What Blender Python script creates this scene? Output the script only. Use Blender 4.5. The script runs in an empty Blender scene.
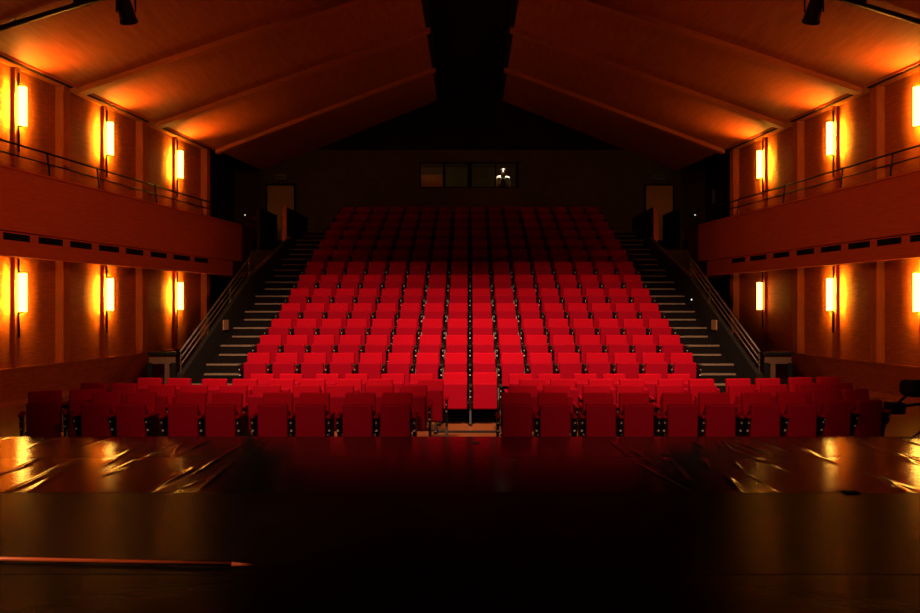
import bpy, bmesh, math, random
from mathutils import Vector, Matrix
random.seed(4)
SC = bpy.context.scene
COL = SC.collection
F = 715.0                      # focal length in pixels of the 920 px wide frame
CAMZ = 2.1                     # eye height above the auditorium floor
STAGE = 0.6                    # stage height

# ------------------------------------------------------------------ materials
def new_mat(name):
    m = bpy.data.materials.new(name); m.use_nodes = True
    nt = m.node_tree
    return m, nt, nt.nodes['Principled BSDF']

def plain(name, col, rough=0.5, metal=0.0, spec=0.5):
    m, nt, b = new_mat(name)
    b.inputs['Base Color'].default_value = (*col, 1)
    b.inputs['Roughness'].default_value = rough
    b.inputs['Metallic'].default_value = metal
    b.inputs['Specular IOR Level'].default_value = spec
    n = nt.nodes.new('ShaderNodeTexNoise'); n.inputs['Scale'].default_value = 60
    bp = nt.nodes.new('ShaderNodeBump'); bp.inputs['Strength'].default_value = 0.04
    nt.links.new(n.outputs['Fac'], bp.inputs['Height']); nt.links.new(bp.outputs['Normal'], b.inputs['Normal'])
    return m

def wood(name, c1, c2, scale=(1, 1, 12), rough=0.45, detail=6, nscale=3.0, spec=0.4):
    m, nt, b = new_mat(name)
    tc = nt.nodes.new('ShaderNodeTexCoord'); mp = nt.nodes.new('ShaderNodeMapping')
    mp.inputs['Scale'].default_value = scale
    n = nt.nodes.new('ShaderNodeTexNoise'); n.inputs['Scale'].default_value = nscale; n.inputs['Detail'].default_value = detail
    r = nt.nodes.new('ShaderNodeValToRGB')
    r.color_ramp.elements[0].position = 0.3; r.color_ramp.elements[0].color = (*c1, 1)
    r.color_ramp.elements[1].position = 0.7; r.color_ramp.elements[1].color = (*c2, 1)
    nt.links.new(tc.outputs['Object'], mp.inputs['Vector']); nt.links.new(mp.outputs['Vector'], n.inputs['Vector'])
    nt.links.new(n.outputs['Fac'], r.inputs['Fac']); nt.links.new(r.outputs['Color'], b.inputs['Base Color'])
    b.inputs['Roughness'].default_value = rough
    b.inputs['Specular IOR Level'].default_value = spec
    bp = nt.nodes.new('ShaderNodeBump'); bp.inputs['Strength'].default_value = 0.06
    nt.links.new(n.outputs['Fac'], bp.inputs['Height']); nt.links.new(bp.outputs['Normal'], b.inputs['Normal'])
    return m

def emit(name, col, s):
    m = bpy.data.materials.new(name); m.use_nodes = True
    nt = m.node_tree; nt.nodes.clear()
    o = nt.nodes.new('ShaderNodeOutputMaterial'); e = nt.nodes.new('ShaderNodeEmission')
    e.inputs['Color'].default_value = (*col, 1); e.inputs['Strength'].default_value = s
    nt.links.new(e.outputs[0], o.inputs['Surface'])
    return m

def fabric(name, c1, c2):
    m, nt, b = new_mat(name)
    tc = nt.nodes.new('ShaderNodeTexCoord')
    n = nt.nodes.new('ShaderNodeTexNoise'); n.inputs['Scale'].default_value = 180; n.inputs['Detail'].default_value = 3
    r = nt.nodes.new('ShaderNodeValToRGB')
    r.color_ramp.elements[0].position = 0.35; r.color_ramp.elements[0].color = (*c1, 1)
    r.color_ramp.elements[1].position = 0.65; r.color_ramp.elements[1].color = (*c2, 1)
    nt.links.new(tc.outputs['Object'], n.inputs['Vector']); nt.links.new(n.outputs['Fac'], r.inputs['Fac'])
    nt.links.new(r.outputs['Color'], b.inputs['Base Color'])
    b.inputs['Roughness'].default_value = 0.9; b.inputs['Specular IOR Level'].default_value = 0.04
    bp = nt.nodes.new('ShaderNodeBump'); bp.inputs['Strength'].default_value = 0.1
    nt.links.new(n.outputs['Fac'], bp.inputs['Height']); nt.links.new(bp.outputs['Normal'], b.inputs['Normal'])
    return m

def vinyl(name, r0, r1, spec, bump=0.06):
    m, nt, b = new_mat(name)
    b.inputs['Base Color'].default_value = (0.006, 0.0055, 0.005, 1)
    b.inputs['Specular IOR Level'].default_value = spec
    tc = nt.nodes.new('ShaderNodeTexCoord')
    n = nt.nodes.new('ShaderNodeTexNoise'); n.inputs['Scale'].default_value = 2.2; n.inputs['Detail'].default_value = 5
    mr = nt.nodes.new('ShaderNodeMapRange'); mr.inputs['To Min'].default_value = r0; mr.inputs['To Max'].default_value = r1
    mp = nt.nodes.new('ShaderNodeMapping'); mp.inputs['Scale'].default_value = (3.0, 8.0, 1.0)
    n2 = nt.nodes.new('ShaderNodeTexNoise'); n2.inputs['Scale'].default_value = 4.0; n2.inputs['Detail'].default_value = 6
    bp = nt.nodes.new('ShaderNodeBump'); bp.inputs['Strength'].default_value = bump; bp.inputs['Distance'].default_value = 0.05
    nt.links.new(tc.outputs['Object'], n.inputs['Vector']); nt.links.new(n.outputs['Fac'], mr.inputs['Value'])
    nt.links.new(mr.outputs['Result'], b.inputs['Roughness'])
    nt.links.new(tc.outputs['Object'], mp.inputs['Vector']); nt.links.new(mp.outputs['Vector'], n2.inputs['Vector'])
    nt.links.new(n2.outputs['Fac'], bp.inputs['Height']); nt.links.new(bp.outputs['Normal'], b.inputs['Normal'])
    return m

def glass(name):
    m = bpy.data.materials.new(name); m.use_nodes = True
    nt = m.node_tree; nt.nodes.clear()
    o = nt.nodes.new('ShaderNodeOutputMaterial'); t = nt.nodes.new('ShaderNodeBsdfTransparent')
    g = nt.nodes.new('ShaderNodeBsdfGlossy'); g.inputs['Roughness'].default_value = 0.02
    mx = nt.nodes.new('ShaderNodeMixShader'); mx.inputs[0].default_value = 0.05
    t.inputs['Color'].default_value = (0.92, 0.93, 0.9, 1)
    nt.links.new(t.outputs[0], mx.inputs[1]); nt.links.new(g.outputs[0], mx.inputs[2]); nt.links.new(mx.outputs[0], o.inputs['Surface'])
    return m

LAMPCOL = (1.0, 0.32, 0.032)
M = dict(
    wall=wood('wall_panel_wood', (0.26, 0.060, 0.020), (0.40, 0.105, 0.034), (1.5, 1.5, 10), 0.6, spec=0.1),
    post=wood('post_wood', (0.36, 0.10, 0.034), (0.50, 0.145, 0.05), (10, 10, 1), 0.6, spec=0.1),
    balcony=wood('balcony_wood', (0.50, 0.085, 0.034), (0.64, 0.12, 0.048), (1.0, 1.0, 14), 0.6, spec=0.12),
    ceil=wood('ceiling_wood', (0.36, 0.085, 0.025), (0.48, 0.125, 0.036), (9, 1.0, 1), 0.6, nscale=1.6),
    rib=wood('beam_wood', (0.42, 0.11, 0.034), (0.52, 0.15, 0.05), (1, 8, 8), 0.55),
    floor=wood('floor_wood', (0.11, 0.030, 0.009), (0.18, 0.05, 0.015), (1, 9, 1), 0.28, spec=0.4),
    backwall=wood('back_wall_brown', (0.075, 0.068, 0.040), (0.10, 0.09, 0.052), (1, 1, 4), 0.8, spec=0.1),
    door=wood('door_wood', (0.42, 0.24, 0.13), (0.5, 0.3, 0.17), (6, 6, 1), 0.5),
    cabinet=wood('cabinet_wood', (0.60, 0.26, 0.09), (0.70, 0.32, 0.11), (6, 6, 1), 0.5),
    black=plain('matt_black', (0.006, 0.006, 0.006), 0.85, spec=0.15),
    darkwall=plain('dark_wall_paint', (0.007, 0.005, 0.0035), 0.8, spec=0.15),
    metal=plain('black_steel', (0.009, 0.008, 0.007), 0.4, 0.5),
    rail=plain('brown_steel_rail', (0.045, 0.025, 0.014), 0.45, 0.4),
    chrome=plain('chrome', (0.5, 0.46, 0.42), 0.35, 0.4),
    nosing=plain('step_edge_aluminium', (0.13, 0.082, 0.050), 0.6, 0.1),
    carpet=fabric('dark_carpet', (0.004, 0.0025, 0.0025), (0.008, 0.005, 0.005)),
    red=fabric('red_velour', (0.205, 0.0007, 0.0055), (0.255, 0.0010, 0.0075)),
    redlow=fabric('red_seat_underside', (0.16, 0.0005, 0.006), (0.195, 0.0007, 0.008)),
    vinyl=vinyl('black_vinyl', 0.09, 0.15, 0.26, 0.03), vinylmatt=vinyl('worn_black_vinyl', 0.26, 0.28, 0.006, 0.015),
    lampglow=emit('lamp_glow', (1.0, 0.50, 0.065), 13.0), bulbglow=emit('bulb_glow', (1.0, 0.48, 0.02), 1500.0), dullglow=emit('dull_bulb_glow', LAMPCOL, 12.0),
    led=emit('indicator_glow', (1.0, 0.9, 0.8), 3.0),
    boothlight=emit('downlight_glow', (1.0, 0.8, 0.5), 1.6),
    plate=plain('beige_plate', (0.22, 0.10, 0.04), 0.6),
    cream=plain('cream_paint', (0.4, 0.28, 0.16), 0.6),
    pole=wood('pole_wood', (0.55, 0.12, 0.04), (0.70, 0.17, 0.06), (1, 14, 14), 0.3, spec=0.6),
    glass=glass('window_glass'),
    booth=plain('booth_wall', (0.10, 0.085, 0.04), 0.8),
    skin=plain('skin', (0.55, 0.30, 0.2), 0.6),
    shirt=fabric('pale_shirt', (0.5, 0.47, 0.42), (0.6, 0.57, 0.52)),
    trousers=fabric('dark_trousers', (0.02, 0.02, 0.03), (0.03, 0.03, 0.04)),
    hair=plain('dark_hair', (0.02, 0.018, 0.022), 0.7, spec=0.08),
    barrier=wood('barrier_wood', (0.05, 0.022, 0.009), (0.07, 0.03, 0.012), (8, 8, 1), 0.6),
    tape=plain('white_tape', (0.8, 0.75, 0.65), 0.5),
    signgreen=plain('exit_sign_green', (0.03, 0.07, 0.04), 0.4),
)

# ------------------------------------------------------------------ helpers
def tag(o, label, cat, group=None, kind=None):
    o['label'] = label; o['category'] = cat
    if group: o['group'] = group
    if kind: o['kind'] = kind
    return o

def empty(name, loc, label, cat, group=None, kind=None):
    o = bpy.data.objects.new(name, None); COL.objects.link(o)
    o.location = loc; o.empty_display_size = 0.1
    return tag(o, label, cat, group, kind)

def mesh_of(name, bm, mat, smooth=False):
    bmesh.ops.recalc_face_normals(bm, faces=bm.faces[:])
    me = bpy.data.meshes.new(name); bm.to_mesh(me); bm.free()
    me.materials.append(mat)
    if smooth:
        for p in me.polygons: p.use_smooth = True
    return me

def obj(name, bm, mat, parent=None, smooth=False):
    """one mesh object; bm in world coordinates unless the parent chain has an offset, then it is shifted"""
    off = Vector((0, 0, 0)); p = parent
    while p is not None:
        off += p.location; p = p.parent
    if parent is not None:
        bmesh.ops.translate(bm, verts=bm.verts[:], vec=-off)
    o = bpy.data.objects.new(name, mesh_of(name, bm, mat, smooth)); COL.objects.link(o)
    if parent is not None: o.parent = parent
    return o

def single(name, bm, mat, label, cat, group=None, kind=None, smooth=False, origin=None):
    """a thing that is one mesh; its origin goes to the bottom centre of its bounds"""
    cs = [v.co for v in bm.verts]
    lo = Vector((min(c.x for c in cs), min(c.y for c in cs), min(c.z for c in cs)))
    hi = Vector((max(c.x for c in cs), max(c.y for c in cs), max(c.z for c in cs)))
    off = Vector(((lo.x+hi.x)/2, (lo.y+hi.y)/2, lo.z))
    bmesh.ops.translate(bm, verts=bm.verts[:], vec=-off)
    o = bpy.data.objects.new(name, mesh_of(name, bm, mat, smooth)); COL.objects.link(o)
    o.location = off
    return tag(o, label, cat, group, kind)

def hexa(bm, pts):
    v = [bm.verts.new(p) for p in pts]
    for f in ((0,1,2,3),(4,5,6,7),(0,1,5,4),(1,2,6,5),(2,3,7,6),(3,0,4,7)):
        bm.faces.new([v[i] for i in f])
    return v

def box(bm, x0, x1, y0, y1, z0, z1):
    return hexa(bm, [(x0,y0,z0),(x1,y0,z0),(x1,y1,z0),(x0,y1,z0),(x0,y0,z1),(x1,y0,z1),(x1,y1,z1),(x0,y1,z1)])

def rbox(bm, x0, x1, y0, y1, z0, z1, r=0.02, seg=2, rot=0.0, piv=None):
    t = bmesh.new(); box(t, x0, x1, y0, y1, z0, z1)
    bmesh.ops.recalc_face_normals(t, faces=t.faces[:])
    bmesh.ops.bevel(t, geom=t.edges[:], offset=r, segments=seg, profile=0.5, affect='EDGES')
    if rot:
        bmesh.ops.rotate(t, verts=t.verts[:], cent=piv, matrix=Matrix.Rotation(rot, 3, 'X'))
    merge(bm, t)

def merge(bm, t):
    me = bpy.data.meshes.new('tmp'); t.to_mesh(me); t.free(); bm.from_mesh(me); bpy.data.meshes.remove(me)

def tube(bm, p, q, r, seg=10, r2=None, caps=True):
    p = Vector(p); q = Vector(q); d = q - p
    m = Matrix.Translation((p+q)/2) @ d.to_track_quat('Z', 'Y').to_matrix().to_4x4()
    bmesh.ops.create_cone(bm, cap_ends=caps, segments=seg, radius1=r, radius2=r if r2 is None else r2, depth=d.length, matrix=m)

def ball(bm, c, r, sx=1, sy=1, sz=1, seg=12):
    bmesh.ops.create_uvsphere(bm, u_segments=seg, v_segments=max(6, seg//2+2), radius=r,
                              matrix=Matrix.Translation(c) @ Matrix.Diagonal((sx, sy, sz, 1)))

def prism_x(bm, prof, x0, x1):
    """profile (y, z) extruded along x"""
    a = [bm.verts.new((x0, y, z)) for y, z in prof]; b = [bm.verts.new((x1, y, z)) for y, z in prof]
    bm.faces.new(a); bm.faces.new(b[::-1])
    n = len(prof)
    for i in range(n):
        bm.faces.new((a[i], a[(i+1) % n], b[(i+1) % n], b[i]))

ORD = ['', 'first', 'second', 'third', 'fourth', 'fifth', 'sixth', 'seventh', 'eighth', 'ninth', 'tenth', 'eleventh',
       'twelfth', 'thirteenth', 'fourteenth', 'fifteenth', 'sixteenth']
SIDE = {-1: 'left', 1: 'right'}

# ------------------------------------------------------------------ side wall frame
K = 0.126; L_ = math.sqrt(1 + K*K)
def XL(y): return -9.54 + K*(y - 14.5)
def W(side, y, out, z):
    x = XL(y) + out/L_; yy = y - K*out/L_
    return (x if side < 0 else -x, yy, z)
def wbox(bm, side, y0, y1, o0, o1, z0, z1):
    return hexa(bm, [W(side,y0,o0,z0), W(side,y0,o1,z0), W(side,y1,o1,z0), W(side,y1,o0,z0),
                     W(side,y0,o0,z1), W(side,y0,o1,z1), W(side,y1,o1,z1), W(side,y1,o0,z1)])

Y_START = 7.6
WALL_END = 22.85
BACK = 26.5
EAVE_OUT = 0.35; EAVE_Z = 7.06; RIDGE_X = 1.1; RIDGE_Z = 9.70
WALL_TOP = 7.02

# ------------------------------------------------------------------ room shell
bm = bmesh.new(); box(bm, -11, 11, 7.0, BACK+0.2, -0.2, 0.0)
single('floor', bm, M['floor'], 'polished brown wooden auditorium floor below the stage', 'floor', kind='structure')

for s in (-1, 1):
    sd = SIDE[s]
    bm = bmesh.new(); wbox(bm, s, Y_START, WALL_END, -0.25, 0.0, 0.0, WALL_TOP+0.1)
    single('wall_'+sd, bm, M['wall'], f'{sd} side wall of red brown wood panels between posts and lamps', 'wall', kind='structure')
    bm = bmesh.new(); wbox(bm, s, Y_START, WALL_END, 0.0, 0.07, 0.0, 0.74)
    wbox(bm, s, Y_START, WALL_END, 0.0, 0.12, 0.74, 0.79)
    single('trim_%d' % (1 if s < 0 else 2), bm, M['wall'], f'wooden dado with ledge along the {sd} wall', 'dado', kind='structure')
    bm = bmesh.new(); wbox(bm, s, Y_START, WALL_END, 0.07, 0.10, 0.0, 0.11)
    single('baseboard_'+sd, bm, M['post'], f'baseboard at the foot of the {sd} wall', 'baseboard', kind='structure')
    # dark recess behind the end of the panelled wall
    bm = bmesh.new(); wbox(bm, s, WALL_END, BACK, -0.9, -0.7, 0.0, 9.0); wbox(bm, s, WALL_END-0.1, WALL_END, -0.9, -0.25, 0, 9.0)
    single('wall_rear_'+sd, bm, M['darkwall'], f'dark painted wall beyond the end of the {sd} panelling', 'wall', kind='structure')

# posts
trimn = 3
LAMP_Y = (14.89, 17.78, 21.06)
BAY_Y = (13.1, 16.2, 19.25, 22.72)
for s in (-1, 1):
    for y in BAY_Y:
        bm = bmesh.new(); wbox(bm, s, y-0.10, y+0.12, 0.0, 0.20, 0.79, WALL_TOP)
        single('trim_%d' % trimn, bm, M['post'], f'wooden bay post on the {SIDE[s]} wall, {ORD[1+BAY_Y.index(y)]} from the stage', 'post', kind='structure'); trimn += 1
    for y in LAMP_Y:
        bm = bmesh.new(); wbox(bm, s, y-0.075, y+0.075, 0.0, 0.08, 0.79, WALL_TOP)
        single('trim_%d' % trimn, bm, M['post'], f'wooden post carrying the {ORD[1+LAMP_Y.index(y)]} pair of lamps on the {SIDE[s]} wall', 'post', kind='structure'); trimn += 1

# ceiling : two sloping sides, soffit strips, black ridge recess
def ceil_pt(s, y, t, dz=0.0):
    a = Vector(W(s, y, EAVE_OUT, EAVE_Z)); a.y = y
    b = Vector((s*RIDGE_X, y, RIDGE_Z))
    p = a.lerp(b, t); p.z += dz
    return p
for s in (-1, 1):
    bm = bmesh.new()
    NY, NT = 16, 10
    for dz in (0.0, 0.12):
        g = [[bm.verts.new(ceil_pt(s, Y_START + (BACK-Y_START)*i/NY, j/NT, dz)) for j in range(NT+1)] for i in range(NY+1)]
        for i in range(NY):
            for j in range(NT):
                bm.faces.new((g[i][j], g[i+1][j], g[i+1][j+1], g[i][j+1]))
    single('ceiling_'+SIDE[s], bm, M['ceil'], f'{SIDE[s]} slope of the wooden pitched ceiling', 'ceiling', kind='structure', smooth=False)
    bm = bmesh.new(); wbox(bm, s, Y_START, WALL_END, -0.25, EAVE_OUT+0.02, WALL_TOP, EAVE_Z+0.12)
    single('ceiling_soffit_'+SIDE[s], bm, M['rib'], f'flat wooden soffit strip along the top of the {SIDE[s]} wall', 'ceiling', kind='structure')
bm = bmesh.new(); box(bm, -1.3, 1.3, Y_START, BACK, 10.1, 10.2); box(bm, -1.2, -1.1, Y_START, BACK, RIDGE_Z-0.05, 10.1); box(bm, 1.1, 1.2, Y_START, BACK, RIDGE_Z-0.05, 10.1)
single('ceiling_ridge', bm, M['black'], 'black recessed strip along the ridge of the ceiling', 'ceiling', kind='structure')
RIB_Y = (16.45, 19.6, 22.95)
for s in (-1, 1):
    for i, y in enumerate(RIB_Y):
        bm = bmesh.new()
        h = 0.13
        pts = []
        for dz in (-h, 0.02):
            pts += [ceil_pt(s, y-0.11, 0, dz), ceil_pt(s, y+0.11, 0, dz), ceil_pt(s, y+0.11, 1, dz), ceil_pt(s, y-0.11, 1, dz)]
        hexa(bm, pts)
        single('trim_%d' % trimn, bm, M['rib'], f'sloping wooden ceiling beam, {ORD[i+1]} from the stage on the {SIDE[s]}', 'beam', kind='structure'); trimn += 1
# black air slots between soffit and slope
n = 0
for s in (-1, 1):
    for i, (a, b) in enumerate(((13.45, 16.22), (16.8, 19.24), (19.95, 22.75))):
        bm = bmesh.new(); wbox(bm, s, a, b, 0.27, 0.345, WALL_TOP-0.025, WALL_TOP)
        single('air_slot', bm, M['black'], f'black air slot in the {SIDE[s]} ceiling edge, {ORD[i+1]} from the stage', 'vent', 'air slots along the ceiling edges')

# back wall with the control-booth window
BX0, BX1, BZ0, BZ1 = -1.87, 1.80, 6.42, 7.38
bm = bmesh.new()
box(bm, -9.3, BX0, BACK, BACK+0.15, 0, 7.83); box(bm, BX1, 9.3, BACK, BACK+0.15, 0, 7.83)
box(bm, BX0, BX1, BACK, BACK+0.15, 0, BZ0); box(bm, BX0, BX1, BACK, BACK+0.15, BZ1, 7.83)
single('wall_back', bm, M['backwall'], 'dark brown back wall behind the top row of seats', 'wall', kind='structure')
bm = bmesh.new(); box(bm, -9.3, 9.3, BACK, BACK+0.15, 7.83, 10.3)
single('wall_gable', bm, M['black'], 'black gable at the top of the back wall', 'wall', kind='structure')

def px(x): return (x-470.0)*BACK/F
w = empty('window_1', ((BX0+BX1)/2, BACK, BZ0), 'long four pane control booth window in the back wall', 'window', kind='structure')
bm = bmesh.new()
t = 0.04
box(bm, BX0, BX1, BACK-0.02, BACK+0.12, BZ0, BZ0+t); box(bm, BX0, BX1, BACK-0.02, BACK+0.12, BZ1-t, BZ1)
for a, b in ((BX0, BX0+0.05), (px(443), px(445.5)), (px(467.5), px(472)), (px(495), px(496.2)), (px(516), BX1)):
    box(bm, a, b, BACK-0.02, BACK+0.12, BZ0+t, BZ1-t)
obj('window_frame', bm, M['black'], w)
for a, b in ((BX0+0.05, px(443)), (px(445.5), px(467.5)), (px(472), px(495)), (px(496.2), px(516))):
    bm = bmesh.new(); box(bm, a, b, BACK+0.05, BACK+0.06, BZ0+t, BZ1-t)
    obj('pane', bm, M['glass'], w)
# booth room
bm = bmesh.new()
bm.free()
for nm, lab, d in (('wall_booth_back', 'olive rear wall of the control booth', (-2.6, 2.6, 29.2, 29.3, 5.5, 7.7)),
                   ('wall_booth_left', 'olive left wall of the control booth', (-2.7, -2.6, BACK+0.15, 29.3, 5.5, 7.7)),
                   ('wall_booth_right', 'olive right wall of the control booth', (2.6, 2.7, BACK+0.15, 29.3, 5.5, 7.7)),
                   ('ceiling_booth', 'olive ceiling of the control booth', (-2.7, 2.7, BACK+0.15, 29.3, 7.7, 7.8)),
                   ('floor_booth', 'dark floor of the control booth', (-2.7, 2.7, BACK+0.15, 29.3, 5.4, 5.5))):
    bm = bmesh.new(); box(bm, *d)
    single(nm, bm, M['booth'], lab, 'booth', kind='structure')
bm = bmesh.new(); box(bm, -1.98, -1.04, 26.8, 27.25, 5.5, 6.93)
cab = empty('booth_cabinet', (-1.5, 27.02, 5.5), 'low brown cabinet behind the left pane of the booth window', 'cabinet')
obj('body', bm, M['cabinet'], cab)
bm = bmesh.new(); box(bm, -2.02, -1.0, 26.78, 27.28, 6.93, 6.96); obj('top', bm, M['door'], cab)
for a in (-1.96, -1.50):
    bm = bmesh.new(); box(bm, a, a+0.44, 26.775, 26.8, 5.6, 6.9); d = obj('door', bm, M['cabinet'], cab)
    bm = bmesh.new(); ball(bm, (a+0.22, 26.765, 6.3), 0.015); obj('knob', bm, M['chrome'], d)
for x, nm in ((-0.66, 'left'), (0.62, 'right')):
    dl = empty('booth_downlight', (x, 27.6, 7.62), f'tiny {nm} ceiling spot glowing inside the control booth', 'light', 'booth ceiling spots')
    bm = bmesh.new(); tube(bm, (x, 27.6, 7.62), (x, 27.6, 7.70), 0.06, 14); obj('housing', bm, M['metal'], dl)
    bm = bmesh.new(); ball(bm, (x, 27.6, 7.61), 0.04, 1, 1, 0.6); obj('bulb', bm, M['boothlight'], dl, True)

# ------------------------------------------------------------------ doors and exit signs at the rear
for k, s in enumerate((-1, 1)):
    xa, xb = sorted((s*7.56, s*6.45))
    d = empty('door_%d' % (k+1), ((xa+xb)/2, BACK, 4.30), f'pale wooden exit door high on the {SIDE[s]} of the back wall', 'door', kind='structure')
    bm = bmesh.new(); box(bm, xa+0.06, xb-0.06, BACK-0.05, BACK, 4.30, 6.50); obj('door_leaf', bm, M['door'], d)
    bm = bmesh.new(); box(bm, xa, xa+0.06, BACK-0.08, BACK, 4.30, 6.57); box(bm, xb-0.06, xb, BACK-0.08, BACK, 4.30, 6.57); box(bm, xa+0.06, xb-0.06, BACK-0.08, BACK, 6.50, 6.57)
    obj('door_frame', bm, M['darkwall'], d)
    bm = bmesh.new(); tube(bm, ((xa+xb)/2-s*0.42, BACK-0.10, 5.3), ((xa+xb)/2-s*0.28, BACK-0.10, 5.3), 0.014); tube(bm, ((xa+xb)/2-s*0.42, BACK-0.10, 5.3), ((xa+xb)/2-s*0.42, BACK-0.05, 5.3), 0.012)
    obj('handle', bm, M['chrome'], d)
    e = empty('exit_sign', (s*7.0, BACK, 6.74), f'small unlit exit sign above the {SIDE[s]} rear door', 'sign', 'exit signs above the rear doors')
    bm = bmesh.new(); rbox(bm, s*7.0-0.19, s*7.0+0.19, BACK-0.07, BACK, 6.74, 6.90, 0.01); obj('housing', bm, M['cream'], e)
    bm = bmesh.new(); box(bm, s*7.0-0.17, s*7.0+0.17, BACK-0.075, BACK-0.07, 6.76, 6.88); obj('face', bm, M['signgreen'], e)

# ------------------------------------------------------------------ balconies
for s in (-1, 1):
    sd = SIDE[s]
    YE = 25.1
    b = empty('balcony', W(s, 16, 0.8, 3.03), f'red brown panelled balcony running along the {sd} wall', 'balcony', kind='structure')
    bm = bmesh.new(); wbox(bm, s, Y_START, YE, 0.70, 0.80, 3.52, 4.73); wbox(bm, s, Y_START, YE, 0.66, 0.84, 4.70, 4.745)
    obj('parapet', bm, M['balcony'], b)
    bm = bmesh.new(); wbox(bm, s, Y_START, YE, 0.64, 0.775, 3.03, 3.50)
    obj('fascia', bm, M['balcony'], b)
    bm = bmesh.new(); wbox(bm, s, Y_START, YE, 0.0, 0.70, 3.10, 3.40); obj('deck', bm, M['balcony'], b)
    bm = bmesh.new(); wbox(bm, s, YE, YE+0.1, -0.7, 0.80, 3.03, 4.73); obj('end_panel', bm, M['balcony'], b)
    for u0, u1 in ((462,436),(427,403.5),(396,375),(367.5,348),(341,324),(316.5,301),(294,278),(273,260)):
        c = 10.567
        ya, yb = c/(u0/F+K), c/(u1/F+K)
        bm = bmesh.new(); wbox(bm, s, ya, yb, 0.77, 0.785, 3.34, 3.475); obj('vent', bm, M['black'], b)
    # safety rail on the parapet
    r = empty('balcony_railing', W(s, 16, 0.75, 4.745), f'thin steel safety rail on top of the {sd} balcony', 'railing', 'balcony safety rails')
    bm = bmesh.new(); tube(bm, W(s, Y_START, 0.70, 5.27), W(s, 25.0, 0.70, 5.20), 0.022); obj('top_rail', bm, M['metal'], r, True)
    bm = bmesh.new(); tube(bm, W(s, Y_START, 0.73, 5.03), W(s, 25.0, 0.73, 4.99), 0.015); obj('mid_rail', bm, M['metal'], r, True)
    for y in (11.2, 13.0, 14.95, 16.55, 18.9, 21.3, 24.0):
        bm = bmesh.new(); tube(bm, W(s, y, 0.76, 4.74), W(s, y, 0.70, 5.26), 0.02)
        obj('post', bm, M['metal'], r)

# ------------------------------------------------------------------ wall lamps
def half_shell(bm, s, y, o, r, lip, za, zb, n=14):
    """front half of a tube with straight lips running back towards the wall"""
    prof = [(-r, lip)] + [(-r*math.cos(math.pi*i/n), o + r*math.sin(math.pi*i/n)) for i in range(n+1)] + [(r, lip)]
    inner = [(d*0.93, o + (q-o)*0.93 if q > o else q) for d, q in prof]
    rows = []
    for z in (za, zb):
        rows.append([bm.verts.new(W(s, y+d, q, z)) for d, q in prof] + [bm.verts.new(W(s, y+d, q, z)) for d, q in inner[::-1]])
    k = len(rows[0])
    for i in range(k):
        bm.faces.new((rows[0][i], rows[0][(i+1) % k], rows[1][(i+1) % k], rows[1][i]))
    m_ = k//2
    for row in rows:
        for i in range(m_-1):
            bm.faces.new((row[i], row[i+1], row[k-2-i], row[k-1-i]))
def wall_lamp(s, y, zc, label, bulb='bulbglow'):
    L2 = empty('wall_lamp', W(s, y, 0.08, zc-0.42), label, 'wall lamp', 'tube wall lamps')
    bm = bmesh.new(); half_shell(bm, s, y, 0.20, 0.07, 0.157, zc-0.40, zc+0.40)
    obj('diffuser', bm, M['lampglow'], L2)
    bm = bmesh.new(); tube(bm, W(s, y, 0.19, zc-0.385), W(s, y, 0.19, zc+0.385), 0.018, 14)
    obj('bulb', bm, M[bulb], L2, True)
    for dz in (-0.41, 0.41):
        bm = bmesh.new(); tube(bm, W(s, y, 0.19, zc+dz-0.012), W(s, y, 0.19, zc+dz+0.012), 0.032, 18)
        obj('end_cap', bm, M['metal'], L2)
        bm = bmesh.new(); wbox(bm, s, y-0.012, y+0.012, 0.08, 0.165, zc+dz-0.012, zc+dz+0.012)
        obj('bracket', bm, M['metal'], L2)
    for a, b in ((-0.42, -0.95), (0.42, 0.70)):
        bm = bmesh.new(); tube(bm, W(s, y, 0.105, zc+a), W(s, y, 0.105, zc+b), 0.018, 8)
        obj('conduit', bm, M['metal'], L2)
for s in (-1, 1):
    for i, y in enumerate(LAMP_Y):
        if s > 0 and i == 2:
            wall_lamp(s, y, 2.35, 'tube lamp casting hardly any glow on the right wall below the balcony', 'dullglow')
        else:
            wall_lamp(s, y, 2.35, f'glowing tube lamp below the balcony on the {SIDE[s]} wall, {ORD[i+1]} from the stage')
        wall_lamp(s, y, 6.22, f'glowing tube lamp above the balcony on the {SIDE[s]} wall, {ORD[i+1]} from the stage')

# ------------------------------------------------------------------ raked seating block
T = [-0.92, -0.617, -0.305, 0.03, 0.38, 0.74, 1.115, 1.49, 1.84, 2.19, 2.535, 2.88, 3.22]
RZ = [13.6 + 0.83*n for n in range(13)]
FL = [t + CAMZ - 0.9 for t in T]
ST = 0.80
prof = [(RZ[0]-ST, 0.0)]
for n_ in range(13):
    prof.append((RZ[n_]-ST, FL[n_]))
    prof.append((RZ[n_+1]-ST if n_ < 12 else BACK, FL[n_]))
prof.append((BACK, 0.0))
bm = bmesh.new(); prism_x(bm, prof, -4.3, 4.3)
single('floor_raked', bm, M['carpet'], 'dark carpeted stepped platform under the raked seats', 'platform', kind='structure')
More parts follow.
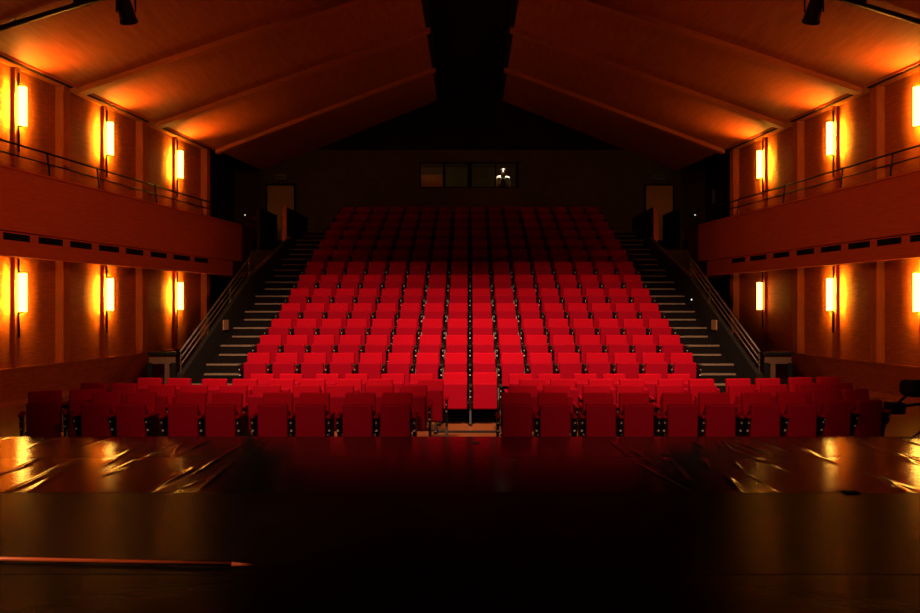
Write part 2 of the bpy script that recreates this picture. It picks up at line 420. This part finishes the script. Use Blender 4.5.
# aisle stairs: two steps a row
for s in (-1, 1):
    st = []
    for n_ in range(13):
        lo = FL[n_-1] if n_ else 0.0
        yprev = RZ[n_] - ST - 0.415
        st.append((yprev, (lo+FL[n_])/2, False)); st.append((RZ[n_]-ST, FL[n_], True))
    xa, xb = sorted((s*4.3, s*5.35))
    stairs = empty('floor_stairs_'+SIDE[s], (s*4.825, 12.4, 0.0), f'black aisle stairs with pale step edges on the {SIDE[s]} of the raked seats', 'stairs', kind='structure')
    prof = [(st[0][0], 0.0)]
    for i, (y, z, full) in enumerate(st):
        prof.append((y, z)); prof.append((st[i+1][0] if i+1 < len(st) else BACK, z))
    prof.append((BACK, 0.0))
    bm = bmesh.new(); prism_x(bm, prof, xa, xb); obj('treads', bm, M['carpet'], stairs)
    for y, z, full in st:
        a, b = (s*4.33, s*5.33) if full else (s*4.33, s*5.22)
        a, b = sorted((a, b))
        bm = bmesh.new(); box(bm, a, b, y-0.012, y+0.045, z-0.028, z+0.006); obj('step_edge', bm, M['nosing'], stairs)
    # side wall of the stairs with a sloping top
    def hr(y): return CAMZ - 0.89 + 0.482*(y-13.39)
    p2 = [(13.39, 0.0), (13.39, hr(13.39)-0.42), (17.6, hr(17.6)-0.42), (21.6, hr(17.6)-0.42+0.33*4.0), (21.6, 0.0)]
    xa, xb = sorted((s*5.37, s*5.49))
    bm = bmesh.new(); prism_x(bm, p2, xa, xb)
    single('wall_stairs_'+SIDE[s], bm, M['darkwall'], f'dark sloping side wall of the {SIDE[s]} aisle stairs', 'wall', kind='structure')
    hnd = empty('stair_railing', (s*5.43, 15.5, hr(15.5)-0.42), f'sloping tubular handrail on the side wall of the {SIDE[s]} stairs', 'railing', 'stair handrails')
    for k, nm in ((0.0, 'handrail'), (0.13, 'bar'), (0.26, 'bar')):
        bm = bmesh.new(); tube(bm, (s*5.43, 13.39, hr(13.39)-k), (s*5.43, 17.6, hr(17.6)-k), 0.022 if k == 0 else 0.016)
        obj(nm, bm, M['rail'], hnd, True)
    for y in (13.42, 14.8, 16.2, 17.58):
        bm = bmesh.new(); tube(bm, (s*5.43, y, hr(y)-0.42), (s*5.43, y, hr(y)), 0.018); obj('post', bm, M['rail'], hnd)
    # aisle sign
    a, b = sorted((s*5.345, s*5.37))
    bm = bmesh.new(); rbox(bm, a, b, 15.52, 15.84, 1.54, 1.76, 0.006, 1)
    single('aisle_sign', bm, M['plate'], f'small beige plate on the side wall of the {SIDE[s]} stairs', 'sign', 'beige plates beside the stairs')
    # barrier beside the foot of the stairs
    br = empty('barrier', (s*5.72, 13.3, 0.0), f'low wooden barrier with dark rail at the foot of the {SIDE[s]} stairs', 'barrier', 'barriers at the stair feet')
    xs = sorted((s*5.45, s*5.98))
    bm = bmesh.new(); box(bm, xs[0], xs[1], 13.22, 13.34, 1.17, 1.22); obj('top_rail', bm, M['metal'], br)
    bm = bmesh.new(); box(bm, xs[0]+0.02, xs[1]-0.02, 13.26, 13.30, 1.00, 1.17); obj('panel', bm, M['barrier'], br)
    for xx in (5.50, 5.62, 5.94):
        bm = bmesh.new(); box(bm, s*xx-0.04, s*xx+0.04, 13.25, 13.31, 0.0, 1.02); obj('post', bm, M['barrier'] if xx == 5.62 else M['metal'], br)
    # landing blocks and parapets near the rear door
    xa, xb = sorted((s*6.65, s*5.50))
    bm = bmesh.new(); box(bm, xa, xb, 21.6, 24.5, 0.0, 3.75); 
    xa, xb = sorted((s*8.0, s*5.36)); box(bm, xa, xb, 24.5, BACK, 0.0, 4.30)
    single('floor_landing_'+SIDE[s], bm, M['darkwall'], f'dark landing in front of the {SIDE[s]} rear door', 'landing', kind='structure')
    xa, xb = sorted((s*5.66, s*5.56))
    pa = empty('trim_%d' % trimn, ((xa+xb)/2, 23.0, 3.75), f'inner parapet of the landing on the {SIDE[s]}, end edge coloured orange as if lit', 'parapet', kind='structure'); trimn += 1
    bm = bmesh.new(); box(bm, xa, xb, 21.68, 24.5, 3.75, 5.06); obj('panel', bm, M['darkwall'], pa)  # lamp-lit edge put into colour: dark panel, brighter wood on its end
    bm = bmesh.new(); box(bm, xa-0.005, xb+0.005, 21.6, 21.68, 3.75, 5.07); obj('lit_end', bm, M['post'], pa)
    xa, xb = sorted((s*6.65, s*6.55))
    bm = bmesh.new(); box(bm, xa, xb, 22.3, 24.3, 3.75, 5.13)
    single('trim_%d' % trimn, bm, M['darkwall'], f'outer dark parapet of the landing on the {SIDE[s]}', 'parapet', kind='structure'); trimn += 1
    # indicator light on the balcony end
    p = Vector((s*225*25.0/F, 25.0, 5.23))
    il = empty('indicator_light', (p.x, p.y, 4.745), f'tiny white indicator light at the rear end of the {SIDE[s]} balcony', 'light', 'indicator lights')
    bm = bmesh.new(); tube(bm, (p.x, p.y, 4.745), (p.x, p.y, 5.21), 0.012, 8); obj('stem', bm, M['metal'], il)
    bm = bmesh.new(); ball(bm, p, 0.015); obj('bulb', bm, M['led'], il, True)
p = Vector((5.36, 17.3, 2.22))
bm = bmesh.new(); ball(bm, p, 0.013)
single('stair_light', bm, M['led'], 'tiny white light dot on the side wall of the right stairs', 'light')

# ------------------------------------------------------------------ theatre seats
def seat_parts(wd, hb, s0, s1, arms, flat):
    """list of (part name, mesh, child list) in local coordinates: origin on the floor, facing -Y"""
    out = []
    def add(name, bm, mat, kids=(), smooth=False):
        out.append((name, mesh_of(name, bm, mat, smooth), list(kids)))
    h = wd/2
    bm = bmesh.new(); rbox(bm, -h, h, -0.045, 0.035, 0.42, hb, 0.022, 3, -0.13, Vector((0, 0, 0.42))); add('backrest', bm, M['red'])
    bm = bmesh.new(); rbox(bm, -h+0.012, h-0.012, 0.036, 0.05, 0.34, hb-0.03, 0.006, 1, -0.13, Vector((0, 0, 0.42))); add('back_shell', bm, M['black'])
    bm = bmesh.new(); rbox(bm, -h+0.004, h-0.004, -0.215, -0.12, s0, s1, 0.025, 3, 0.05, Vector((0, -0.15, s0))); add('seat', bm, M['redlow'])
    bm = bmesh.new(); tube(bm, (-h-0.02, -0.10, s0+0.09), (h+0.02, -0.10, s0+0.09), 0.016, 8); add('pivot_bar', bm, M['metal'])
    for a in arms:
        x = a*(h + (0.05 if flat else 0.054))
        bm = bmesh.new()
        prof = [(-0.22, 0.05), (0.02, 0.05), (0.02, 0.66), (-0.27, 0.66), (-0.27, 0.56), (-0.19, 0.45), (-0.16, 0.25)]
        prism_x(bm, prof, x-0.016, x+0.016)
        bm2 = bmesh.new(); tube(bm2, (x, -0.276, 0.605), (x, -0.266, 0.605), 0.009, 12)
        bm3 = bmesh.new(); tube(bm3, (x, -0.235, 0.50), (x, -0.20, 0.50), 0.014, 12)
        kids = [('bolt', mesh_of('bolt', bm2, M['chrome'])), ('bolt', mesh_of('bolt', bm3, M['chrome']))]
        bm4 = bmesh.new(); rbox(bm4, x-0.03, x+0.03, -0.30, 0.02, 0.66, 0.70, 0.012, 2)
        bm5 = bmesh.new(); rbox(bm5, x-0.03, x+0.03, -0.28, 0.03, 0.0, 0.05, 0.01, 1)
        add('leg', bm, M['metal'], kids + [('foot', mesh_of('foot', bm5, M['metal']))])
        add('armrest', bm4, M['redlow'] if flat else M['black'])
    return out
P_RAKE = seat_parts(0.43, 0.90, 0.28, 0.735, (1,), False)
P_RAKE_END = seat_parts(0.43, 0.90, 0.28, 0.735, (-1, 1), False)
P_FL_L = seat_parts(0.39, 0.95, 0.33, 0.83, (-1, 1), True)
P_FL_R = seat_parts(0.39, 0.95, 0.33, 0.83, (1,), True)

def put_seat(parts, loc, rz, label, group):
    root = empty('theatre_seat', loc, label, 'theatre seat', group)
    root.rotation_euler = (0, 0, rz)
    for name, me, kids in parts:
        c = bpy.data.objects.new(name, me); COL.objects.link(c); c.parent = root
        for kn, km in kids:
            k = bpy.data.objects.new(kn, km); COL.objects.link(k); k.parent = c
    return root

PITCH = 0.5375
for r in range(13):
    g = f'seats of the {ORD[r+1]} raked row'
    for c in range(16):
        x = (c-7.5)*PITCH
        look = 'bright red' if r < 4 else ('dim red' if r < 7 else 'shadowed dark red')
        if c < 8: where = f'{ORD[c+1]} from the left stairs'
        else: where = f'{ORD[16-c]} from the right stairs'
        put_seat(P_RAKE_END if c == 0 else P_RAKE, (x, RZ[r], FL[r]), 0,
                 f'{look} tip-up seat, {where}, {ORD[r+1]} raked row up', g)
for x, nm in ((-0.262, 'left'), (0.262, 'right')):
    put_seat(P_RAKE_END if nm == 'left' else P_RAKE, (x, 12.62, 0), 0,
             f'red tip-up seat, {nm} of two alone at the back of the centre aisle', 'aisle seats before the raked block')

HALF = 0.24
ROWS = {
    'front': (9.3, [-1.19, -2.27, -3.41, -4.57], [0.84, 1.905, 2.946, 3.99]),
    'second': (10.2, [-1.05, -2.1, -3.15, -4.21, -5.31], [1.0, 2.05, 3.1, 4.15, 5.2]),
    'third': (11.03, [-1.63, -2.68, -3.73, -4.80], [1.2, 2.27, 3.35, 4.42, 5.48]),
    'fourth': (11.85, [-1.044, -2.13, -3.215], [1.077, 2.155, 3.23]),
}
for nm, (y, left, right) in ROWS.items():
    g = f'seats of the {nm} floor row'
    for s, xs in ((-1, left), (1, right)):
        for k, x in enumerate(xs):
            ang = 0.0; yy = y
            if abs(x) > 3.3:
                ang = math.radians(3.5*(abs(x)-3.0))*(1 if x > 0 else -1) * 1.0
                yy = y + 0.06*(abs(x)-3.3)**2
            for q, lr in ((-1, 'left'), (1, 'right')):
                put_seat(P_FL_L if q < 0 else P_FL_R, (x+q*HALF*math.cos(ang), yy+q*HALF*math.sin(ang), 0), ang,
                         f'red tip-up seat, {lr} half of {ORD[k+1]} pair {SIDE[s]} of the aisle, {nm} floor row', g)
# outer, turned pairs of the front row and the single aisle seat of the third row
for s, x, y, a in ((-1, -5.43, 9.60, 0.46), (1, 5.03, 9.66, 0.20)):
    for q, lr in ((-1, 'left'), (1, 'right')):
        put_seat(P_FL_L if q < 0 else P_FL_R, (x+q*HALF*math.cos(a), y+q*HALF*math.sin(a), 0), a,
                 f'dark red seat, {lr} half of the turned outermost pair, {SIDE[s]} end of front row', 'seats of the front floor row')
put_seat(P_FL_L, (-0.60, 10.95, 0), 0, 'dark red tip-up seat standing single beside the centre aisle, third floor row', 'seats of the third floor row')

# ------------------------------------------------------------------ stage
bm = bmesh.new(); box(bm, -10.5, 10.5, -3.0, 8.12, 0.0, STAGE-0.012)
single('floor_stage', bm, M['black'], 'black stage deck in the foreground', 'stage', kind='structure')

WR = []
for i in range(76):
    sgn = -1 if i % 2 else 1
    x = sgn*random.uniform(1.5, 5.6) if sgn > 0 else sgn*random.uniform(2.0, 5.6)
    WR.append((x, random.uniform(5.75, 8.0), random.uniform(0.2, 0.7), random.uniform(0.014, 0.034), random.uniform(0.003, 0.010), random.uniform(-0.22, 0.22)))
def mat_mesh(y0, y1, amp, dx=0.03, dy=0.06):
    bm = bmesh.new()
    x0, x1 = -7.2, 7.2
    nx = int((x1-x0)/dx); ny = max(3, int((y1-y0)/dy))
    g = []
    rnd = [(random.uniform(-7, 7), random.uniform(0.3, 0.9), random.uniform(0, 6.28)) for _ in range(8)]
    for j in range(ny+1):
        y = y0 + (y1-y0)*j/ny
        e = min(1.0, (y-y0)/0.12 + 0.15, (y1-y)/0.12 + 0.15)
        row = []
        for i in range(nx+1):
            x = x0 + (x1-x0)*i/nx
            z = 0.0
            if amp:
                for wx, wy, wl, ww, wa, sl in WR:
                    if abs(y-wy) < wl*1.8:
                        d = (x - wx - sl*(y-wy))/ww
                        if abs(d) < 3:
                            z += wa*math.exp(-d*d)*math.exp(-((y-wy)/wl)**2*1.5)
                z += 0.0020*max(0, abs(x)-1.2)/3*(1+math.sin(x*4.1+y*0.7))*0.5
            row.append(bm.verts.new((x, y, STAGE + z*amp*max(0.0, e))))
        g.append(row)
    for j in range(ny):
        for i in range(nx):
            bm.faces.new((g[j][i], g[j][i+1], g[j+1][i+1], g[j+1][i]))
    # thickness
    edge = [bm.verts.new(v.co) for v in g[0]]
    low = [bm.verts.new((v.co.x, v.co.y, STAGE-0.012)) for v in edge]
    for i in range(nx): bm.faces.new((edge[i+1], edge[i], low[i], low[i+1]))
    edge = [bm.verts.new(v.co) for v in g[-1]]
    low = [bm.verts.new((v.co.x, v.co.y, STAGE-0.012)) for v in edge]
    for i in range(nx): bm.faces.new((edge[i], edge[i+1], low[i+1], low[i]))
    return bm
strips = [(7.02, 8.12, 0.8, 'wrinkled black vinyl dance floor strip along the front edge of the stage'),
          (5.70, 7.01, 1.0, 'most wrinkled black vinyl dance floor strip, second from the stage edge'),
          (3.975, 5.69, 0.10, 'smooth black vinyl dance floor strip holding the long wooden pole'),
          (1.6, 3.965, 0.0, 'black vinyl dance floor strip nearest the viewer')]
for y0, y1, amp, lab in strips:
    single('dance_floor_strip', mat_mesh(y0, y1, amp, 0.014 if amp > .5 else 0.2, 0.05 if amp > .5 else 0.2), M['vinyl'] if amp > .5 else M['vinylmatt'], lab, 'dance floor', 'vinyl dance floor strips', smooth=True)

# long pole
bm = bmesh.new(); tube(bm, (-4.3, 4.27, STAGE+0.016), (-1.36, 4.088, STAGE+0.016), 0.0125, 12)
pl = empty('pole', (-2.8, 4.18, STAGE), 'long thin reddish wooden pole lying on the left of the stage', 'pole')
obj('shaft', bm, M['pole'], pl, True)
bm = bmesh.new(); tube(bm, (-1.36, 4.088, STAGE+0.016), (-1.235, 4.08, STAGE+0.012), 0.0125, 12, 0.006); obj('tip', bm, M['pole'], pl, True)
bm = bmesh.new(); ball(bm, (0.065, 7.75, STAGE+0.002), 0.03, 1.2, 1, 0.5)  # pale dome added to stand in for a bright glint
single('floor_glint', bm, M['tape'], 'tiny pale dome standing for a glint near the middle of the stage edge', 'glint', smooth=True)
bm = bmesh.new(); box(bm, -0.56, 0.50, 11.70, 11.80, 0.0, 0.02)
single('cable_cover', bm, M['black'], 'thin black strip across the floor of the centre aisle', 'cable cover')
bm = bmesh.new(); rbox(bm, 2.97, 3.09, 5.66, 5.73, STAGE+0.0, STAGE+0.012, 0.004, 1)
single('tape_patch', bm, M['black'], 'black tape patch on the floor seam at the right of the stage', 'tape')

# ------------------------------------------------------------------ lighting bars and lanterns under the ceiling
def lantern(s, x, z, y, lab, barz):
    e = empty('stage_spotlight', (x, y, z-0.25), lab, 'spotlight', 'black stage spotlights')
    a = Vector((x, y-0.10, z+0.10)); b = Vector((x, y+0.10, z-0.17))
    bm = bmesh.new(); tube(bm, a, b, 0.12, 16, 0.15); ball(bm, a, 0.12, seg=16); obj('body', bm, M['black'], e, True)
    bm = bmesh.new(); tube(bm, b, b+(b-a).normalized()*0.05, 0.16, 16); obj('lens_rim', bm, M['black'], e)
    bm = bmesh.new()
    box(bm, x-0.18, x-0.165, y-0.02, y+0.02, z-0.06, z+0.22); box(bm, x+0.165, x+0.18, y-0.02, y+0.02, z-0.06, z+0.22); box(bm, x-0.18, x+0.18, y-0.02, y+0.02, z+0.20, z+0.22)
    obj('yoke', bm, M['black'], e)
    bm = bmesh.new(); tube(bm, (x, y, z+0.22), (x, y, barz), 0.02, 8); obj('hanger', bm, M['black'], e)
def barz(s, x): return CAMZ + 5.12 + 0.30*(8.68-abs(x)) - 0.02
for s in (-1, 1):
    b = empty('lighting_bar', (s*6.5, 13.2, barz(s, 6.5)), f'black lighting bar sloping under the {SIDE[s]} ceiling near the stage', 'bar', 'ceiling lighting bars')
    bm = bmesh.new(); tube(bm, (s*9.05, 13.2, barz(s, 9.05)), (s*1.2, 13.2, barz(s, 1.2)), 0.05, 12); obj('tube', bm, M['metal'], b, True)
    for x in (8.4, 5.4, 2.4):
        bm = bmesh.new(); tube(bm, (s*x, 13.2, barz(s, x)), (s*x, 13.2, barz(s, x)+0.22), 0.015, 8); obj('hanger', bm, M['metal'], b)
    lantern(s, s*6.35, CAMZ+5.46, 13.2, f'black spotlight hanging below the ceiling at the upper {SIDE[s]}', barz(s, 6.35))
    lantern(s, s*7.22, CAMZ+5.80, 13.2, f'black spotlight cut by the top edge, outer one on the {SIDE[s]}', CAMZ+5.58)
# speaker on the right rear wall
sp = empty('loudspeaker', (8.25, 24.0, 5.42), 'black loudspeaker above the rear end of the right balcony', 'speaker')
bm = bmesh.new(); rbox(bm, 8.06, 8.44, 23.85, 24.15, 5.42, 5.94, 0.015); obj('cabinet', bm, M['black'], sp)
bm = bmesh.new(); box(bm, 8.08, 8.42, 23.835, 23.85, 5.45, 5.91); obj('grille', bm, M['metal'], sp)
bm = bmesh.new(); tube(bm, (8.4, 24.05, 5.7), (8.98, 24.05, 5.7), 0.025, 8); obj('bracket', bm, M['metal'], sp)

# black lantern on a low stand at the right edge
fx, fy = 6.2, 9.95
fs = empty('floor_spotlight', (fx, fy, 0), 'black spotlight on a floor stand at the far right edge', 'spotlight')
bm = bmesh.new()
rbox(bm, fx-0.16, fx+0.36, fy-0.15, fy+0.16, 0.82, 1.05, 0.07, 3); obj('body', bm, M['black'], fs, True)
bm = bmesh.new(); tube(bm, (fx+0.1, fy, 0.05), (fx+0.1, fy, 0.83), 0.025, 10); obj('pole', bm, M['black'], fs)
for a in (0.3, 2.4, 4.5):
    bm = bmesh.new(); tube(bm, (fx+0.1, fy, 0.35), (fx+0.1+0.36*math.cos(a), fy+0.36*math.sin(a), 0.015), 0.014, 8); obj('leg', bm, M['black'], fs)
bm = bmesh.new(); rbox(bm, fx-0.40, fx-0.18, fy-0.1, fy+0.1, 0.58, 0.74, 0.03, 2); tube(bm, (fx-0.2, fy, 0.68), (fx+0.1, fy, 0.72), 0.02, 8); tube(bm, (fx-0.25, fy, 0.72), (fx-0.1, fy, 0.86), 0.02, 8)
obj('ballast', bm, M['black'], fs)

# ------------------------------------------------------------------ technician in the booth
def skin_mesh(name, verts, edges, radii, mat, parent, root=0, lvl=2):
    me = bpy.data.meshes.new(name); me.from_pydata([Vector(v)-parent_off(parent) for v in verts], edges, [])
    me.materials.append(mat)
    o = bpy.data.objects.new(name, me); COL.objects.link(o); o.parent = parent
    md = o.modifiers.new('Skin', 'SKIN'); md.use_smooth_shade = True
    sv = me.skin_vertices[0].data if me.skin_vertices else None
    if sv is None:
        bpy.context.view_layer.objects.active = o
    for i, r in enumerate(radii):
        rr = r if isinstance(r, tuple) else (r, r)
        me.skin_vertices[0].data[i].radius = rr
        me.skin_vertices[0].data[i].use_root = (i == root)
    sb = o.modifiers.new('Sub', 'SUBSURF'); sb.levels = lvl; sb.render_levels = lvl
    return o
def parent_off(p):
    off = Vector((0, 0, 0))
    while p is not None:
        off += p.location; p = p.parent
    return off
PX, PY, PZ = 1.27, 27.45, 5.5
pr = empty('person', (PX, PY, PZ), 'person in pale sleeves and dark vest, lit from above behind the booth window', 'person')
def q(x, y, z): return (PX+x, PY+y, PZ+z)
V = [q(0,0,0.98), q(0,0,1.15), q(0,0,1.35), q(0,0,1.50), q(0,-0.01,1.57), q(0,-0.02,1.66), q(0,-0.01,1.76),
     q(-0.19,0,1.455), q(-0.25,0.02,1.18), q(-0.27,-0.02,0.96), q(-0.265,-0.05,0.86),
     q(0.19,0,1.455), q(0.25,0.02,1.18), q(0.27,-0.02,0.96), q(0.265,-0.05,0.86),
     q(-0.10,0,0.90), q(-0.11,0,0.48), q(-0.11,0.02,0.08), q(-0.11,-0.14,0.04),
     q(0.10,0,0.90), q(0.11,0,0.48), q(0.11,0.02,0.08), q(0.11,-0.14,0.04), q(0,-0.12,1.655)]
E = [(0,1),(1,2),(2,3),(3,4),(4,5),(5,6),(3,7),(7,8),(8,9),(9,10),(3,11),(11,12),(12,13),(13,14),
     (0,15),(15,16),(16,17),(17,18),(0,19),(19,20),(20,21),(21,22),(5,23)]
R = [(0.15,0.11),(0.14,0.10),(0.16,0.11),(0.11,0.08),0.055,(0.085,0.10),(0.07,0.08),
     0.06,0.045,0.035,0.03,0.06,0.045,0.035,0.03, 0.085,0.06,0.045,0.035,0.085,0.06,0.045,0.035,0.012]
body = skin_mesh('body', V, E, R, M['skin'], pr)
# shirt, trousers, hair
sv = [V[i] for i in (0,1,2,3,7,8,11,12)]
skin_mesh('shirt', sv, [(0,1),(1,2),(2,3),(3,4),(4,5),(3,6),(6,7)], [(0.165,0.125),(0.155,0.115),(0.175,0.125),(0.115,0.085),0.075,0.062,0.075,0.062], M['shirt'], pr)
skin_mesh('vest', [V[i] for i in (0,1,2)] + [q(0,-0.01,1.48)], [(0,1),(1,2),(2,3)], [(0.172,0.135),(0.163,0.125),(0.15,0.137),(0.115,0.115)], M['trousers'], pr)
tv = [V[i] for i in (0,15,16,17,19,20,21)]
skin_mesh('trousers', tv, [(0,1),(1,2),(2,3),(0,4),(4,5),(5,6)], [(0.16,0.12),0.10,0.075,0.065,0.10,0.075,0.065], M['trousers'], pr)
bm = bmesh.new(); ball(bm, q(0, 0.012, 1.735), 0.105, 0.9, 1.05, 0.85, 16)
obj('hair', bm, M['hair'], pr, True)
for sx in (-0.035, 0.035):
    bm = bmesh.new(); ball(bm, q(sx, -0.108, 1.685), 0.012); obj('eye', bm, M['black'], pr, True)

# ------------------------------------------------------------------ lights
def spot(name, loc, target, energy, size, blend, col, radius=0.15):
    l = bpy.data.lights.new(name, 'SPOT'); l.energy = energy; l.spot_size = size; l.spot_blend = blend; l.color = col; l.shadow_soft_size = radius
    o = bpy.data.objects.new(name, l); COL.objects.link(o); o.location = loc
    o.rotation_euler = (Vector(target)-Vector(loc)).to_track_quat('-Z', 'Y').to_euler()
    return o
for x in (-2.4, 2.4):
    spot('seat_spot', (x, 6.8, 9.0), (x, 6.8+7.1, 9.0-8.2), 11800, math.radians(51), 1.0, (1.0, 0.62, 0.38))
for x in (-2.5, 2.5):
    spot('front_fill', (x*0.7, 1.5, 6.3), (x, 9.4, 0.9), 2200, math.radians(36), 1.0, (1.0, 0.6, 0.38))  # added fill for the front floor rows, not a known lantern
spot('pole_fill', (-6.0, 1.2, 4.2), (-2.9, 4.2, 0.6), 1300, math.radians(34), 1.0, (1.0, 0.45, 0.2))  # added light so the pole shows, no worklight known in the wing
for s in (-1, 1):
    spot('side_fill', (-s*5.5, 3.5, 6.5), (s*8.9, 15.4, 3.4), 2700, math.radians(48), 1.0, (1.0, 0.30, 0.10), 0.4)  # added warm fill for side walls and balcony fronts, source invented
    for y in LAMP_Y:
        a = Vector(W(s, y, 0.36, 6.48)); b = Vector(W(s, y, 1.05, 7.50))
        spot('ceiling_fill', a, b, 190, math.radians(112), 1.0, LAMPCOL, 0.06)  # extra spots added in front of the upper lamps to brighten the ceiling
spot('booth_spot', (PX, PY-0.05, 7.67), (PX, PY, 6.6), 520, math.radians(70), 0.4, (1.0, 0.85, 0.6), 0.03)
pl_ = bpy.data.lights.new('booth_lamp', 'POINT'); pl_.energy = 15.0; pl_.color = (1.0, 0.55, 0.2); pl_.shadow_soft_size = 0.05
o = bpy.data.objects.new('booth_lamp', pl_); COL.objects.link(o); o.location = (-1.45, 26.74, 7.52)

wd = bpy.data.worlds.new('world'); SC.world = wd; wd.use_nodes = True
wd.node_tree.nodes['Background'].inputs['Color'].default_value = (0.6, 0.35, 0.2, 1)
wd.node_tree.nodes['Background'].inputs['Strength'].default_value = 0.0006

# ------------------------------------------------------------------ camera and view
cam = bpy.data.cameras.new('camera'); co = bpy.data.objects.new('camera', cam); COL.objects.link(co)
co.location = (0, 0, CAMZ); co.rotation_euler = (math.pi/2, 0, 0)
cam.sensor_width = 36.0; cam.sensor_fit = 'HORIZONTAL'; cam.lens = F/920*36.0
cam.shift_x = (460-470)/920.0; cam.shift_y = (304.5-306.5)/920.0
cam.clip_start = 0.05; cam.clip_end = 200
SC.camera = co
vs = SC.view_settings
vs.view_transform = 'Standard'; vs.look = 'None'; vs.gamma = 1.0; vs.exposure = 0.0; vs.use_curve_mapping = False
SC.cycles.use_denoising = True
SC.cycles.max_bounces = 6
SC.cycles.sample_clamp_indirect = 8.0
SC.cycles.caustics_reflective = False
SC.cycles.caustics_refractive = False
